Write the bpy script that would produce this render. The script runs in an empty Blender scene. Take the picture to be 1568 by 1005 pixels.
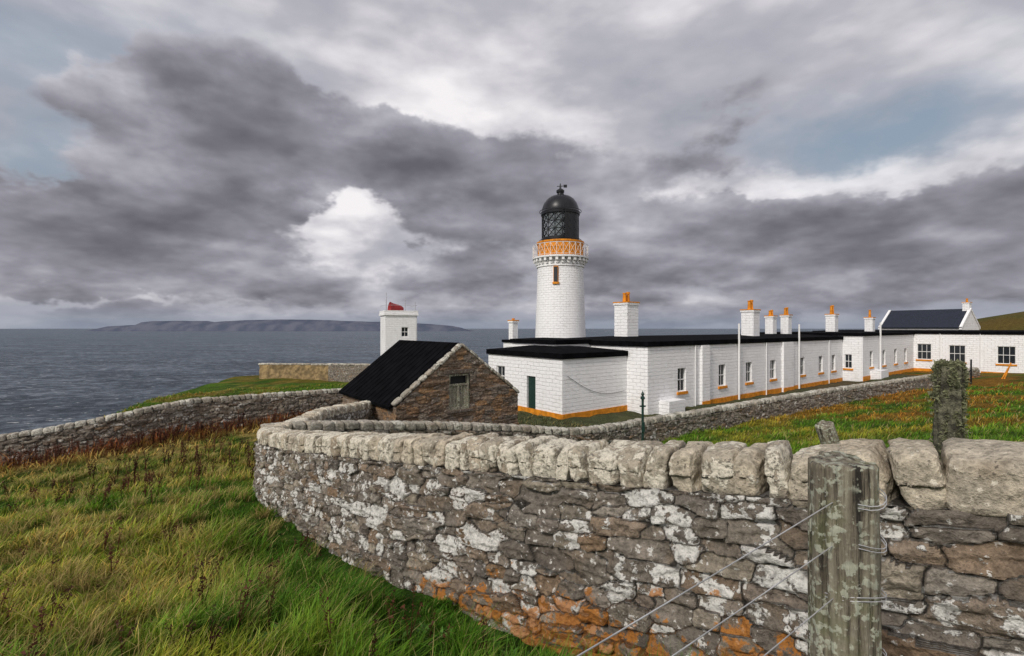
import bpy, math, random
import numpy as np
from mathutils import Vector, Matrix
random.seed(7); rng=np.random.default_rng(7)
scn=bpy.context.scene
scn.view_settings.view_transform='Standard'; scn.view_settings.look='None'; scn.view_settings.exposure=0
F=740.0
# ------------------------------------------------------------------ numpy noise
def h3(ix,iy,iz):
    n=(ix.astype(np.int64)*374761393+iy.astype(np.int64)*668265263+iz.astype(np.int64)*2147483647+12345)&0xffffffff
    n=((n^(n>>13))*1274126177)&0xffffffff
    n=((n^(n>>16))*2246822519)&0xffffffff
    n=n^(n>>15)
    return (n&0xffffff)/float(0xffffff)
def vnoise(x,y,z):
    x=np.asarray(x,float);y=np.asarray(y,float)+0*x;z=np.asarray(z,float)+0*x
    ix=np.floor(x);iy=np.floor(y);iz=np.floor(z)
    fx=x-ix;fy=y-iy;fz=z-iz
    fx=fx*fx*(3-2*fx);fy=fy*fy*(3-2*fy);fz=fz*fz*(3-2*fz)
    r=0
    for a in(0,1):
        for b in(0,1):
            for c in(0,1):
                w=(fx if a else 1-fx)*(fy if b else 1-fy)*(fz if c else 1-fz)
                r=r+w*h3(ix+a,iy+b,iz+c)
    return r
def fbm(x,y,z,o=4):
    r=0;a=.5;t=0
    for i in range(o):
        r=r+a*vnoise(x*2**i+i*7.3,y*2**i+i*3.1,z*2**i);t+=a;a*=.5
    return r/t
def sstep(a,b,x):
    t=np.clip((x-a)/(b-a),0,1);return t*t*(3-2*t)
# ------------------------------------------------------------------ mesh helpers
def mesh_np(name,V,Fc,mat=None,attrs=None,smooth=True,parent=None,cols=None):
    V=np.asarray(V,np.float32);Fc=np.asarray(Fc,np.int32)
    me=bpy.data.meshes.new(name);n=len(Fc);k=Fc.shape[1]
    me.vertices.add(len(V));me.vertices.foreach_set('co',V.ravel())
    me.loops.add(n*k);me.loops.foreach_set('vertex_index',Fc.ravel())
    me.polygons.add(n);me.polygons.foreach_set('loop_start',np.arange(0,n*k,k,dtype=np.int32))
    me.update(calc_edges=True)
    me.polygons.foreach_set('use_smooth',np.full(n,smooth))
    if attrs:
        for an,arr in attrs.items():
            at=me.attributes.new(an,'FLOAT','POINT');at.data.foreach_set('value',np.asarray(arr,np.float32))
    if cols is not None:
        at=me.attributes.new('Col','FLOAT_COLOR','POINT');c=np.ones((len(V),4),np.float32);c[:,:3]=cols
        at.data.foreach_set('color',c.ravel())
    me.update()
    ob=bpy.data.objects.new(name,me);scn.collection.objects.link(ob)
    if mat:me.materials.append(mat)
    if parent:ob.parent=parent
    return ob
def empty(name,loc=(0,0,0),rz=0):
    e=bpy.data.objects.new(name,None);e.location=loc;e.rotation_euler=(0,0,rz);e.empty_display_size=.5
    scn.collection.objects.link(e);return e
class MB:
    def __init__(s):s.v=[];s.f=[]
    def poly(s,pts):
        b=len(s.v);s.v+= [tuple(p) for p in pts];s.f.append(tuple(range(b,b+len(pts))))
    def box(s,x0,x1,y0,y1,z0,z1,R=None,o=(0,0,0)):
        b=len(s.v)
        for z in(z0,z1):
            for (x,y) in((x0,y0),(x1,y0),(x1,y1),(x0,y1)):
                p=Vector((x,y,z))
                if R is not None:p=R@p+Vector(o)
                s.v.append(tuple(p))
        for q in((0,3,2,1),(4,5,6,7),(0,1,5,4),(1,2,6,5),(2,3,7,6),(3,0,4,7)):s.f.append(tuple(b+i for i in q))
    def bar(s,p,q,r,n=6,r2=None):
        p=Vector(p);q=Vector(q);r2=r if r2 is None else r2
        d=(q-p).normalized();a=d.orthogonal().normalized();c=d.cross(a);b=len(s.v)
        for (o,rr) in((p,r),(q,r2)):
            for i in range(n):
                t=2*math.pi*i/n;s.v.append(tuple(o+a*math.cos(t)*rr+c*math.sin(t)*rr))
        for i in range(n):s.f.append((b+i,b+(i+1)%n,b+n+(i+1)%n,b+n+i))
        s.f.append(tuple(b+i for i in range(n))[::-1]);s.f.append(tuple(b+n+i for i in range(n)))
    def lathe(s,prof,n=48,c=(0,0)):
        b=len(s.v)
        for (r,z) in prof:
            for i in range(n):
                t=2*math.pi*i/n;s.v.append((c[0]+r*math.cos(t),c[1]+r*math.sin(t),z))
        for j in range(len(prof)-1):
            for i in range(n):s.f.append((b+j*n+i,b+j*n+(i+1)%n,b+(j+1)*n+(i+1)%n,b+(j+1)*n+i))
        s.f.append(tuple(b+(len(prof)-1)*n+i for i in range(n)))
    def obj(s,name,mat,parent=None,smooth=False,bevel=0):
        me=bpy.data.meshes.new(name);me.from_pydata(s.v,[],s.f);me.update()
        if smooth:
            me.polygons.foreach_set('use_smooth',[True]*len(me.polygons))
        ob=bpy.data.objects.new(name,me);scn.collection.objects.link(ob);me.materials.append(mat)
        if smooth:
            try:me.set_sharp_from_angle(angle=math.radians(35))
            except Exception:pass
        if bevel:
            m=ob.modifiers.new('b','BEVEL');m.width=bevel;m.segments=2;m.limit_method='ANGLE'
        if parent:ob.parent=parent
        return ob
# ------------------------------------------------------------------ node helpers
class NT:
    def __init__(s,tree):s.t=tree;s.n=tree.nodes;s.l=tree.links
    def new(s,ty,**k):
        n=s.n.new(ty)
        for a,b in k.items():setattr(n,a,b)
        return n
    def put(s,sock,v):
        if isinstance(v,bpy.types.NodeSocket):s.l.new(v,sock)
        elif v is not None:
            if sock.type=='RGBA' and not isinstance(v,(int,float)) and len(v)==3:v=(*v,1)
            sock.default_value=v
    def m(s,op,a,b=None,c=None,clamp=False):
        n=s.new('ShaderNodeMath',operation=op,use_clamp=clamp)
        for i,v in enumerate((a,b,c)):
            if v is not None:s.put(n.inputs[i],v)
        return n.outputs[0]
    def vm(s,op,a,b=None,sc=None,c=None):
        n=s.new('ShaderNodeVectorMath',operation=op);s.put(n.inputs[0],a)
        if b is not None:s.put(n.inputs[1],b)
        if c is not None:s.put(n.inputs[2],c)
        if sc is not None:s.put(n.inputs[3],sc)
        return n.outputs['Value'] if op=='DOT_PRODUCT' else n.outputs[0]
    def noise(s,vec,scale,detail=5,rough=.55,dist=0,lac=2):
        n=s.new('ShaderNodeTexNoise');s.put(n.inputs['Vector'],vec);n.inputs['Scale'].default_value=scale
        n.inputs['Detail'].default_value=detail;n.inputs['Roughness'].default_value=rough;n.inputs['Distortion'].default_value=dist
        return n.outputs['Fac']
    def mix(s,f,a,b,mode='MIX'):
        n=s.new('ShaderNodeMix',data_type='RGBA',blend_type=mode);s.put(n.inputs[0],f);s.put(n.inputs[6],a);s.put(n.inputs[7],b)
        return n.outputs[2]
    def ramp(s,f,stops,interp='LINEAR'):
        n=s.new('ShaderNodeValToRGB');cr=n.color_ramp;cr.interpolation=interp
        while len(cr.elements)<len(stops):cr.elements.new(.5)
        for e,(p,c) in zip(cr.elements,stops):
            e.position=p;e.color=(*c,1) if not isinstance(c,(int,float)) else (c,c,c,1)
        s.put(n.inputs[0],f);return n.outputs[0]
    def ss(s,x,a,b):
        n=s.new('ShaderNodeMapRange',interpolation_type='SMOOTHSTEP');s.put(n.inputs[0],x);n.inputs[1].default_value=a;n.inputs[2].default_value=b
        return n.outputs[0]
    def attr(s,name,out='Fac'):
        n=s.new('ShaderNodeAttribute',attribute_name=name);return n.outputs[out]
    def xyz(s,x,y,z):
        n=s.new('ShaderNodeCombineXYZ')
        for i,v in enumerate((x,y,z)):s.put(n.inputs[i],v)
        return n.outputs[0]
    def sep(s,v):
        n=s.new('ShaderNodeSeparateXYZ');s.put(n.inputs[0],v);return n.outputs
    def bump(s,h,st=.5,dist=.02,nrm=None):
        n=s.new('ShaderNodeBump');s.put(n.inputs['Height'],h);n.inputs['Strength'].default_value=st;n.inputs['Distance'].default_value=dist
        if nrm is not None:s.put(n.inputs['Normal'],nrm)
        return n.outputs[0]
def mat(name):
    m=bpy.data.materials.new(name);m.use_nodes=True;nt=NT(m.node_tree)
    b=m.node_tree.nodes['Principled BSDF'];return m,nt,b
def simple(name,col,rough=.6,metal=0,var=.25,scale=8,bump=.2,bd=.01,spec=.5):
    m,n,b=mat(name);tc=n.new('ShaderNodeTexCoord').outputs['Object']
    f=n.noise(tc,scale,5)
    c=n.mix(n.ss(f,.3,.7),tuple(x*(1-var) for x in col),tuple(min(1,x*(1+var)) for x in col))
    n.put(b.inputs['Base Color'],c);b.inputs['Roughness'].default_value=rough;b.inputs['Metallic'].default_value=metal
    b.inputs['Specular IOR Level'].default_value=spec
    n.put(b.inputs['Normal'],n.bump(n.noise(tc,scale*6,3),bump,bd));return m
def stone_mat(name,cols,pale,palecol,orange=.0,mortar_crevice_shade=(.17,.15,.135),sc=1.0,speck=True,lowk=.30,mott=.55):
    m,n,b=mat(name);tc=n.new('ShaderNodeTexCoord').outputs['Object']
    cell=n.attr('cell');joint=n.attr('joint');low=n.attr('low')
    k=len(cols);base=n.ramp(cell,[(i/(k-1),c) for i,c in enumerate(cols)])
    cs=n.vm('ADD',tc,n.xyz(n.m('MULTIPLY',cell,37.0),n.m('MULTIPLY',cell,11.0),0))
    n1=n.noise(cs,5.5*sc,7,.68);n2=n.noise(tc,24*sc,5,.65);n3=n.noise(cs,2.3*sc,2);n4=n.noise(tc,8*sc,6,.6)
    base=n.mix(1,base,n.ramp(n1,[(.25,.5),(.5,.95),(.75,1.5)]),'MULTIPLY')
    base=n.mix(n.m('MULTIPLY',n.ss(n3,.5,.7),.35),base,(.22,.15,.085))
    base=n.mix(n.ss(joint,.35,.95),base,mortar_crevice_shade)  # joints take mortar colour; darkest tones paint shade into the wall crevices
    base=n.mix(1,base,n.ramp(n2,[(.3,.5),(.6,1.25)]),'MULTIPLY')
    pf=n.m('ADD',n.m('MULTIPLY',n1,.55),n.m('MULTIPLY',n4,.45))
    pf=n.m('ADD',pf,n.m('MULTIPLY',n.m('SUBTRACT',n.m('FRACT',n.m('MULTIPLY',cell,7.13)),.5),.26))
    pf=n.m('ADD',pf,n.m('MULTIPLY',n.m('SUBTRACT',n2,.5),.20))
    pm=n.m('MULTIPLY',n.ss(pf,pale,pale+.022),n.m('SUBTRACT',1,n.m('MULTIPLY',joint,.8)))
    base=n.mix(n.m('MULTIPLY',pm,.93),base,n.mix(n.ss(n2,.35,.55),tuple(x*.55 for x in palecol),palecol))
    if speck:
        v=n.new('ShaderNodeTexVoronoi');n.put(v.inputs['Vector'],tc);v.inputs['Scale'].default_value=17*sc
        sp=n.m('MULTIPLY',n.m('LESS_THAN',v.outputs['Distance'],n.m('MULTIPLY',n.ss(n2,.38,.75),.6)),n.ss(n4,.46,.52))
        base=n.mix(n.m('MULTIPLY',sp,.8),base,palecol)
        dk=n.m('MULTIPLY',n.ss(n2,.55,.62),n.ss(n4,.55,.42))
        base=n.mix(n.m('MULTIPLY',dk,mott),base,(.05,.045,.04))
    if orange>0:
        of=n.m('ADD',n.m('ADD',n.m('MULTIPLY',n1,.55),n.m('MULTIPLY',n3,.45)),n.m('MULTIPLY',low,lowk))
        of=n.m('ADD',of,n.m('MULTIPLY',n.m('SUBTRACT',n2,.5),.22))
        base=n.mix(n.m('MULTIPLY',n.ss(of,.80-orange,.84-orange),.85),base,n.mix(n2,(.22,.06,.01),(.60,.25,.035)))
    n.put(b.inputs['Base Color'],base);b.inputs['Roughness'].default_value=.9;b.inputs['Specular IOR Level'].default_value=.2
    hh=n.m('ADD',n.m('ADD',n2,n.m('MULTIPLY',n1,1.2)),n.m('MULTIPLY',pm,.2))
    n.put(b.inputs['Normal'],n.bump(hh,1,.035/sc));return m
def white_mat(name,cyl=False):
    m,n,b=mat(name);tc=n.new('ShaderNodeTexCoord').outputs['Object'];x,y,z=n.sep(tc)[:3]
    if cyl:vec=n.xyz(n.m('MULTIPLY',n.m('ARCTAN2',y,x),2.45),z,0)
    else:vec=n.xyz(n.m('ADD',x,y),z,0)
    wn=n.new('ShaderNodeTexNoise');n.put(wn.inputs['Vector'],tc);wn.inputs['Scale'].default_value=2.2;wn.inputs['Detail'].default_value=2
    vec=n.vm('ADD',vec,n.vm('SCALE',wn.outputs['Color'],None,.12))
    br=n.new('ShaderNodeTexBrick');n.put(br.inputs['Vector'],vec);br.inputs['Scale'].default_value=1
    br.inputs['Brick Width'].default_value=.62;br.inputs['Row Height'].default_value=.24;br.inputs['Mortar Size'].default_value=.02
    br.inputs['Mortar Smooth'].default_value=.9;br.inputs['Color1'].default_value=(1,1,1,1);br.inputs['Color2'].default_value=(.5,.5,.5,1);br.inputs['Mortar'].default_value=(0,0,0,1)
    st=n.noise(n.xyz(n.m('MULTIPLY',n.m('ADD',x,y),3.0),n.m('MULTIPLY',z,.35),0),1.3,4)
    d=n.noise(tc,1.4,5)
    c=n.mix(n.ss(n.m('ADD',n.m('MULTIPLY',st,.4),n.m('MULTIPLY',d,.6)),.48,.76),(.87,.87,.875),(.73,.725,.71))
    c=n.mix(n.m('MULTIPLY',n.m('SUBTRACT',1,br.outputs['Color']),.15),c,(.5,.5,.5))
    n.put(b.inputs['Base Color'],c);b.inputs['Roughness'].default_value=.6;b.inputs['Specular IOR Level'].default_value=.3
    b1=n.bump(br.outputs['Color'],1,.03);n.put(b.inputs['Normal'],n.bump(n.noise(tc,9,5,.6),.9,.035,b1));return m
M={}
M['white']=white_mat('white_painted_masonry');M['whitec']=white_mat('white_painted_tower',True)
M['orange']=simple('ochre_paint',(.62,.23,.018),.65,var=.25,scale=3,spec=.2)
M['black']=simple('black_roof_felt',(.004,.004,.005),.9,var=.4,scale=2,bump=.3,spec=.03)
M['blackp']=simple('black_paint',(.008,.009,.012),.35,var=.2,spec=.35)
M['whitep']=simple('white_paint',(.78,.78,.77),.45,var=.06,bump=.05)
M['glass']=simple('window_glass',(.02,.025,.03),.08,var=.3,bump=.02)
M['red']=simple('red_paint',(.25,.012,.012),.4)
M['slate']=simple('slate_roof',(.02,.025,.038),.6,var=.3,scale=5,spec=.2)
M['metal']=simple('galvanised_wire',(.45,.45,.46),.5,metal=.4)
M['greenp']=simple('dark_green_paint',(.01,.035,.028),.4)
stonecols=[(.14,.12,.10),(.23,.20,.165),(.16,.14,.12),(.31,.27,.21),(.20,.175,.15),(.24,.165,.105),(.29,.26,.22),(.13,.115,.10)]
M['stone']=stone_mat('lichened_sandstone',stonecols,.553,(.72,.71,.67),.115,(.05,.043,.036),lowk=.31)
M['coping']=stone_mat('coping_sandstone',[(.40,.355,.28),(.54,.475,.365),(.44,.39,.31),(.58,.515,.40),(.42,.35,.265)],.51,(.74,.69,.57),.01,lowk=0,mott=.75)
M['stone_far']=stone_mat('field_wall_stone',stonecols,.60,(.58,.56,.51),.08,(.05,.045,.04),.6)
M['coping_far']=stone_mat('field_wall_coping',[(.33,.31,.26),(.45,.41,.34),(.37,.34,.29)],.54,(.62,.60,.52),.02,sc=.6,lowk=0)
M['barn']=stone_mat('barn_stone',[(.13,.105,.085),(.25,.155,.09),(.17,.145,.12),(.31,.18,.09),(.20,.16,.13),(.25,.21,.165)],.69,(.46,.43,.37),.08,(.14,.12,.10),.8)
m,n,b=mat('weathered_wood');tc=n.new('ShaderNodeTexCoord').outputs['Object']
st=n.vm('MULTIPLY',tc,(26,26,1.5));w1=n.noise(st,1.0,8,.7);w2=n.noise(tc,6,5,.6);w3=n.noise(tc,34,4)
c=n.ramp(w1,[(.40,(.025,.02,.015)),(.47,(.17,.145,.105)),(.62,(.34,.31,.235))])
c=n.mix(n.m('MULTIPLY',n.ss(w2,.5,.62),.55),c,(.19,.20,.10));c=n.mix(n.m('MULTIPLY',n.m('MULTIPLY',n.ss(w3,.52,.58),n.ss(w2,.36,.50)),.85),c,(.52,.54,.43))
n.put(b.inputs['Base Color'],c);b.inputs['Roughness'].default_value=.85;n.put(b.inputs['Normal'],n.bump(n.m('ADD',w1,n.m('MULTIPLY',w3,.25)),1,.035));M['wood']=m
# ------------------------------------------------------------------ terrain
CP=[(0,0,-1.75),(1.1,1.6,-1.9),(3,-5,-1.5),(-5,-5,-1.9),(-20,-10,-3.8),(10,-10,-1.4),(0,-30,-1.5),(40,-20,0),(-6.6,11.1,-3.95),
(-2.84,7.4,-3.4),(-1.45,5.85,-3.0),(-.58,5.1,-2.88),(.38,4.3,-2.78),(1.08,3.7,-2.70),(1.61,3.25,-2.6),(2,2.9,-2.5),(2.55,2.4,-2.35),(4,1.3,-1.95),
(-7.9,10,-3.75),(-3,3,-2.25),(-21.2,20,-5.95),(-18.5,21.6,-5.5),(-16.1,24.6,-5.1),(-10.1,30,-5.1),(-12,16,-4.75),
(10.6,10,-2.5),(5,12,-3.6),(8.5,20,-4.84),(20,20,-3.7),(30,30,-4.1),(4.5,5,-2.0),(8,4,-1.6),(42,40,-4.0),(48,30,-3),
(3,27,-5.5),(9,29,-5.6),(20,36,-5.6),(35,49,-5.6),(5,50,-5.6),(-4,18,-5.2),(-8,24,-5.3),(-3.7,15,-4.4),(-5.6,13,-4.0),(.4,18,-5.0),(2.2,19,-5.25),
(5.8,21.8,-5.35),(11,25.7,-5.35),(16.6,29.5,-5.3),(23.7,34,-5.25),(35.8,41,-5.1),(-7.2,18,-4.7),
(-28,35,-6.0),(-33,60,-6.0),(-20,60,-5.9),(-14,60,-6.5),(-22,45,-5.7),(0,80,-7),(40,80,-6),(60,60,-5.4),(60,45,-4.4),(100,100,-6),(90,80,-5),(130,165,-7),(150,150,-5),(172,165,4.0),(200,170,9),(160,60,2),(110,60,-2),(300,200,9),(200,280,-8),(350,500,-12),(400,0,10),(100,-50,3)]
CP=np.array(CP,float)
def kern(r):return r
D=np.sqrt(((CP[:,None,:2]-CP[None,:,:2])**2).sum(-1));N=len(CP)
A=np.zeros((N+3,N+3));A[:N,:N]=-kern(D)+np.eye(N)*.15;A[:N,N]=1;A[:N,N+1:]=CP[:,:2];A[N,:N]=1;A[N+1:,:N]=CP[:,:2].T
sol=np.linalg.solve(A,np.concatenate([CP[:,2],[0,0,0]]))
def terr(x,y):
    sh=np.shape(x);x=np.ravel(x).astype(float);y=np.ravel(y).astype(float);out=np.zeros(len(x))
    for i in range(0,len(x),40000):
        X=x[i:i+40000];Y=y[i:i+40000];r=np.sqrt((X[:,None]-CP[:,0])**2+(Y[:,None]-CP[:,1])**2+.2)
        out[i:i+40000]=-r@sol[:N]+sol[N]+sol[N+1]*X+sol[N+2]*Y
    xe=np.interp(y,[-200,0,20,27,35,60,72,90],[-60,-30,-25.5,-28.5,-31,-37,-34,-22]);ye=np.interp(x,[-30,0,60,110,150,400,900],[76,86,96,120,190,330,500])
    xe=xe+1.5*(fbm(y*.15,0*y,0*y)-.5)
    d=np.minimum(x-xe,ye-y)
    out=out+.35*(fbm(x*.35,y*.35,0*x,3)-.5)+.18*(fbm(x*1.6,y*1.6,0*x+5,2)-.5)*sstep(0,3,np.hypot(x,y)-1)
    out=out-1.2*sstep(3.0,0,d)-95*sstep(0,-25,d)**.8*1.0
    return out.reshape(sh)
def axis(segs):
    r=[]
    for a,b,s in segs:r+=list(np.arange(a,b,s))
    return np.array(r)
gx=axis([(-1200,-200,100),(-200,-60,14),(-60,-38,2),(-38,-15,.5),(-15,14,.2),(14,50,.6),(50,120,3),(120,240,6),(240,1601,80)])
gy=axis([(-900,-60,60),(-60,-8,4),(-8,0,.6),(0,14,.2),(14,40,.45),(40,100,1.2),(100,300,6),(300,1201,60)])
GX,GY=np.meshgrid(gx,gy,indexing='ij');GZ=terr(GX,GY);GZ=np.maximum(GZ,-99)
def grid_faces(a,b):
    i=np.arange(a*b).reshape(a,b);return np.stack([i[:-1,:-1],i[1:,:-1],i[1:,1:],i[:-1,1:]],-1).reshape(-1,4)
leftwall=np.array([(-27,16.5),(-21.2,20),(-18.5,21.6),(-16.1,24.6),(-10.1,30)])
def distpoly(x,y,P):
    d=np.full(np.shape(x),1e9)
    for (a,b) in zip(P[:-1],P[1:]):
        e=b-a;t=np.clip(((x-a[0])*e[0]+(y-a[1])*e[1])/(e@e),0,1);d=np.minimum(d,np.hypot(x-a[0]-t*e[0],y-a[1]-t*e[1]))
    return d
W2P=np.array([(-6.2,12.4),(-5.3,13.1),(-3.7,14.9),(-1.87,16.4),(.39,17.9),(2.2,18.8),(3.8,19.9),(5.8,21.6),(10.97,25.5),(16.6,29.4),(23.7,34),(35.8,41),(44,45.5)],float)
def ground_col(x,y,jit=0):
    """vegetation colour by place"""
    n1=fbm(x*.45,y*.45,0*x+2,4);n2=fbm(x*1.7,y*1.7,0*x+9,3);n3=fbm(x*.12,y*.12,0*x+4,3)
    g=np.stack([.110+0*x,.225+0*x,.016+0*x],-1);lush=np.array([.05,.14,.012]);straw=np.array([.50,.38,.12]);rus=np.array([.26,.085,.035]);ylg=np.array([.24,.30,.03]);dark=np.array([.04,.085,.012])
    def mx(c,t,f):return c*(1-f[...,None])+t*f[...,None]
    c=mx(g,ylg,sstep(.42,.62,n1))
    c=mx(c,dark,.75*sstep(.50,.34,n2*.6+n3*.4))
    c=mx(c,straw,.75*sstep(.55,.70,n2*.6+n1*.4+jit)*sstep(-1,-4,x))
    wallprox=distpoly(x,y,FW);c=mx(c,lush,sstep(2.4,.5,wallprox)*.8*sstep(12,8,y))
    dl=distpoly(x,y,leftwall);c=mx(c,rus,sstep(4.2,.8,dl+3.0*(n2-.5))*.9);c=mx(c,straw,sstep(.46,.56,n2)*sstep(8,4,dl)*sstep(1,3.5,dl)*.9)
    r=sstep(9,24,x+14*(n3-.5))*sstep(.36,.56,n1+.25*(n2-.5)-.01)
    c=mx(c,np.array([.34,.16,.025]),r*.9)
    hl=sstep(-15,-20,x)*sstep(30,36,y);c=mx(c,np.array([.24,.17,.03]),hl*sstep(.45,.62,n1)*.7)
    inside=np.clip((y-np.interp(x,W2P[:,0],W2P[:,1]))/1.0-.3,0,1)*(x>-6)*(x<46)*(y<60);c=mx(c,np.array([.13,.12,.075]),inside*.8)
    far=sstep(90,140,np.hypot(x,y));c=mx(c,np.array([.15,.12,.035]),far*.8)
    return c
FWpts=np.array([# x,y(front),ztop,zbase
(6.5,-.6,-.35,-1.7),(4.4,1.0,-.47,-1.9),(3.3,1.8,-.56,-2.1),(2.55,2.4,-.64,-2.3),(2.33,2.6,-.69,-2.35),(2.01,2.9,-.77,-2.45),(1.61,3.25,-.85,-2.6),(1.08,3.7,-.95,-2.7),(.38,4.3,-1.06,-2.8),(-.58,5.1,-1.21,-2.95),
(-1.45,5.85,-1.35,-3.05),(-2.84,7.4,-1.66,-3.4),(-4.4,9.2,-2.03,-3.7),(-5.75,10.9,-2.33,-4.0),(-6.3,12.0,-2.48,-4.1),(-6.35,13.9,-2.6,-4.2),(-6.55,16.2,-2.68,-4.3),(-6.6,19.6,-3.05,-4.8),(-6.4,20.8,-3.15,-4.9)])
FW=FWpts[:,:2]
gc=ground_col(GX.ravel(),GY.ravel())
slope_d=GZ.ravel()<-12
gc[slope_d]=(.12,.09,.07)
m,n,b=mat('grassland');tc=n.new('ShaderNodeTexCoord').outputs['Object'];col=n.attr('Col','Color')
a1=n.noise(tc,9,7,.7);a2=n.noise(tc,1.1,5,.6)
c=n.mix(1,col,n.ramp(a1,[(.3,.18),(.55,.6),(.75,1.0)]),'MULTIPLY');c=n.mix(1,c,n.ramp(a2,[(.3,.65),(.7,1.25)]),'MULTIPLY')
n.put(b.inputs['Base Color'],c);b.inputs['Roughness'].default_value=1;b.inputs['Specular IOR Level'].default_value=.1
n.put(b.inputs['Normal'],n.bump(a1,1,.12));M['ground']=m
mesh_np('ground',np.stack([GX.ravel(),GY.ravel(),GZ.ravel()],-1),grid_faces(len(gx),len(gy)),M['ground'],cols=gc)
# ------------------------------------------------------------------ stone walls
def chaikin(P,k=2):
    for _ in range(k):
        Q=[P[0]]
        for a,b in zip(P[:-1],P[1:]):Q+=[.75*a+.25*b,.25*a+.75*b]
        Q.append(P[-1]);P=np.array(Q)
    return P
def cells(s,z,L,H,seed):
    z=z+.11*(fbm(s*1.3,z*1.5,0*s+seed+3,2)-.5)
    s=s+.035*(fbm(s*7,z*7,0*s+seed,2)-.5);z=z+.035*(fbm(s*4+9,z*6,0*s+seed,2)-.5)
    v=z/H;row=np.floor(v);F1=np.full(s.shape,9.);F2=F1.copy();ID=np.zeros(s.shape);OX=ID.copy();OY=ID.copy()
    for dr in(-1,0,1):
        rr=row+dr;u=s/L*(.6+.95*h3(rr,rr*0+3,rr*0+seed))+h3(rr,rr*0+7,rr*0+seed)*5;c0=np.floor(u)
        for dc in(-2,-1,0,1,2):
            cc=c0+dc;a=h3(cc,rr,cc*0+seed);bb=h3(cc,rr,cc*0+seed+50);w=h3(cc,rr,cc*0+seed+99)
            dx=u-(cc+.5+.7*(a-.5));dy=v-(rr+.5+.5*(bb-.5))
            sk=(h3(cc,rr,cc*0+seed+17)-.5)*.6;dx2=dx+sk*dy;dy2=dy-sk*.5*dx
            d=(np.abs(dx2)**5+np.abs(dy2)**5)**(.2)-.5*w**2.5
            nw=d<F1;F2=np.where(nw,F1,np.minimum(F2,d));F1=np.where(nw,d,F1);ID=np.where(nw,h3(cc,rr,cc*0+seed+7),ID);OX=np.where(nw,dx,OX);OY=np.where(nw,dy,OY)
    return F1,F2,ID,OX,OY
def relief(s,z,L,H,seed,depth=.05):
    F1,F2,ID,OX,OY=cells(s,z,L,H,seed);e=F2-F1+.05*(fbm(s*16,z*16,0*s+seed,2)-.5)
    m=sstep(.0,.09,e)*.88+.12*sstep(.0,.35,e);i2=(ID*13.7)%1;i3=(ID*29.3)%1
    d=depth*m*(.7+.6*i2)+.055*m*((i3-.5)*OX*2+(i2-.5)*OY*2)+.04*(i2-.5)*m
    rg=np.abs(fbm(s*7,z*11,ID*9+seed,3)-.5)
    st=fbm(s*3,z*20,ID*9+seed+5,2)
    d=d+.026*(fbm(s*7,z*9,0*s+seed,3)-.5)-.075*rg*m-.018*m*sstep(.55,.5,st)+.014*(fbm(s*30,z*34,0*s+seed,2)-.5)
    return d,ID,1-sstep(.005,.085,e)
cube_cache={}
def cube_tpl(nn):
    if nn in cube_cache:return cube_cache[nn]
    V=[];Fc=[];lin=np.linspace(-1,1,nn+1);idx={}
    def vi(p):
        k=tuple(np.round(p,5))
        if k not in idx:idx[k]=len(V);V.append(p)
        return idx[k]
    for ax in range(3):
        for sg in(-1,1):
            o=[i for i in range(3) if i!=ax]
            for i in range(nn):
                for j in range(nn):
                    q=[]
                    for (a,b2) in((0,0),(1,0),(1,1),(0,1)):
                        p=[0,0,0];p[ax]=sg;p[o[0]]=lin[i+a];p[o[1]]=lin[j+b2];q.append(vi(p))
                    if (sg>0)==(ax==1):q=q[::-1]
                    Fc.append(q)
    V=np.array(V,float);cube_cache[nn]=(V,np.array(Fc));return cube_cache[nn]
def stone_shape(nn,p,dims,seed,rough,chop=1.0):
    V,Fc=cube_tpl(nn);r=(np.abs(V)**p).sum(1)**(1/p)/np.abs(V).max(1);U=V/r[:,None]
    rs=np.random.default_rng(seed)
    for _ in range(7):
        nrm=rs.normal(size=3);nrm/=np.linalg.norm(nrm);ext=np.abs(nrm).sum();lim=ext*rs.uniform(.66,.92)/chop**.5
        dd=U@nrm-lim;U=U-np.clip(dd,0,None)[:,None]*nrm
    W=U*np.array(dims)
    o=rs.uniform(0,100,3);f=fbm(W[:,0]*5+o[0],W[:,1]*5+o[1],W[:,2]*5+o[2],3)-.5;f2=fbm(W[:,0]*20+o[0],W[:,1]*20+o[1],W[:,2]*20+o[2],3)-.5
    st=np.abs(fbm(W[:,0]*6+o[0],W[:,1]*6+o[2],W[:,2]*14+o[1],3)-.5)
    nrm=V/np.linalg.norm(V,axis=1)[:,None]
    W=W+nrm*(f*rough+f2*.03-st*.05)[:,None]
    g=W[:,2]/dims[2];W[:,0]*=1-rs.uniform(-.03,.10)*g;return W,Fc
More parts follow.
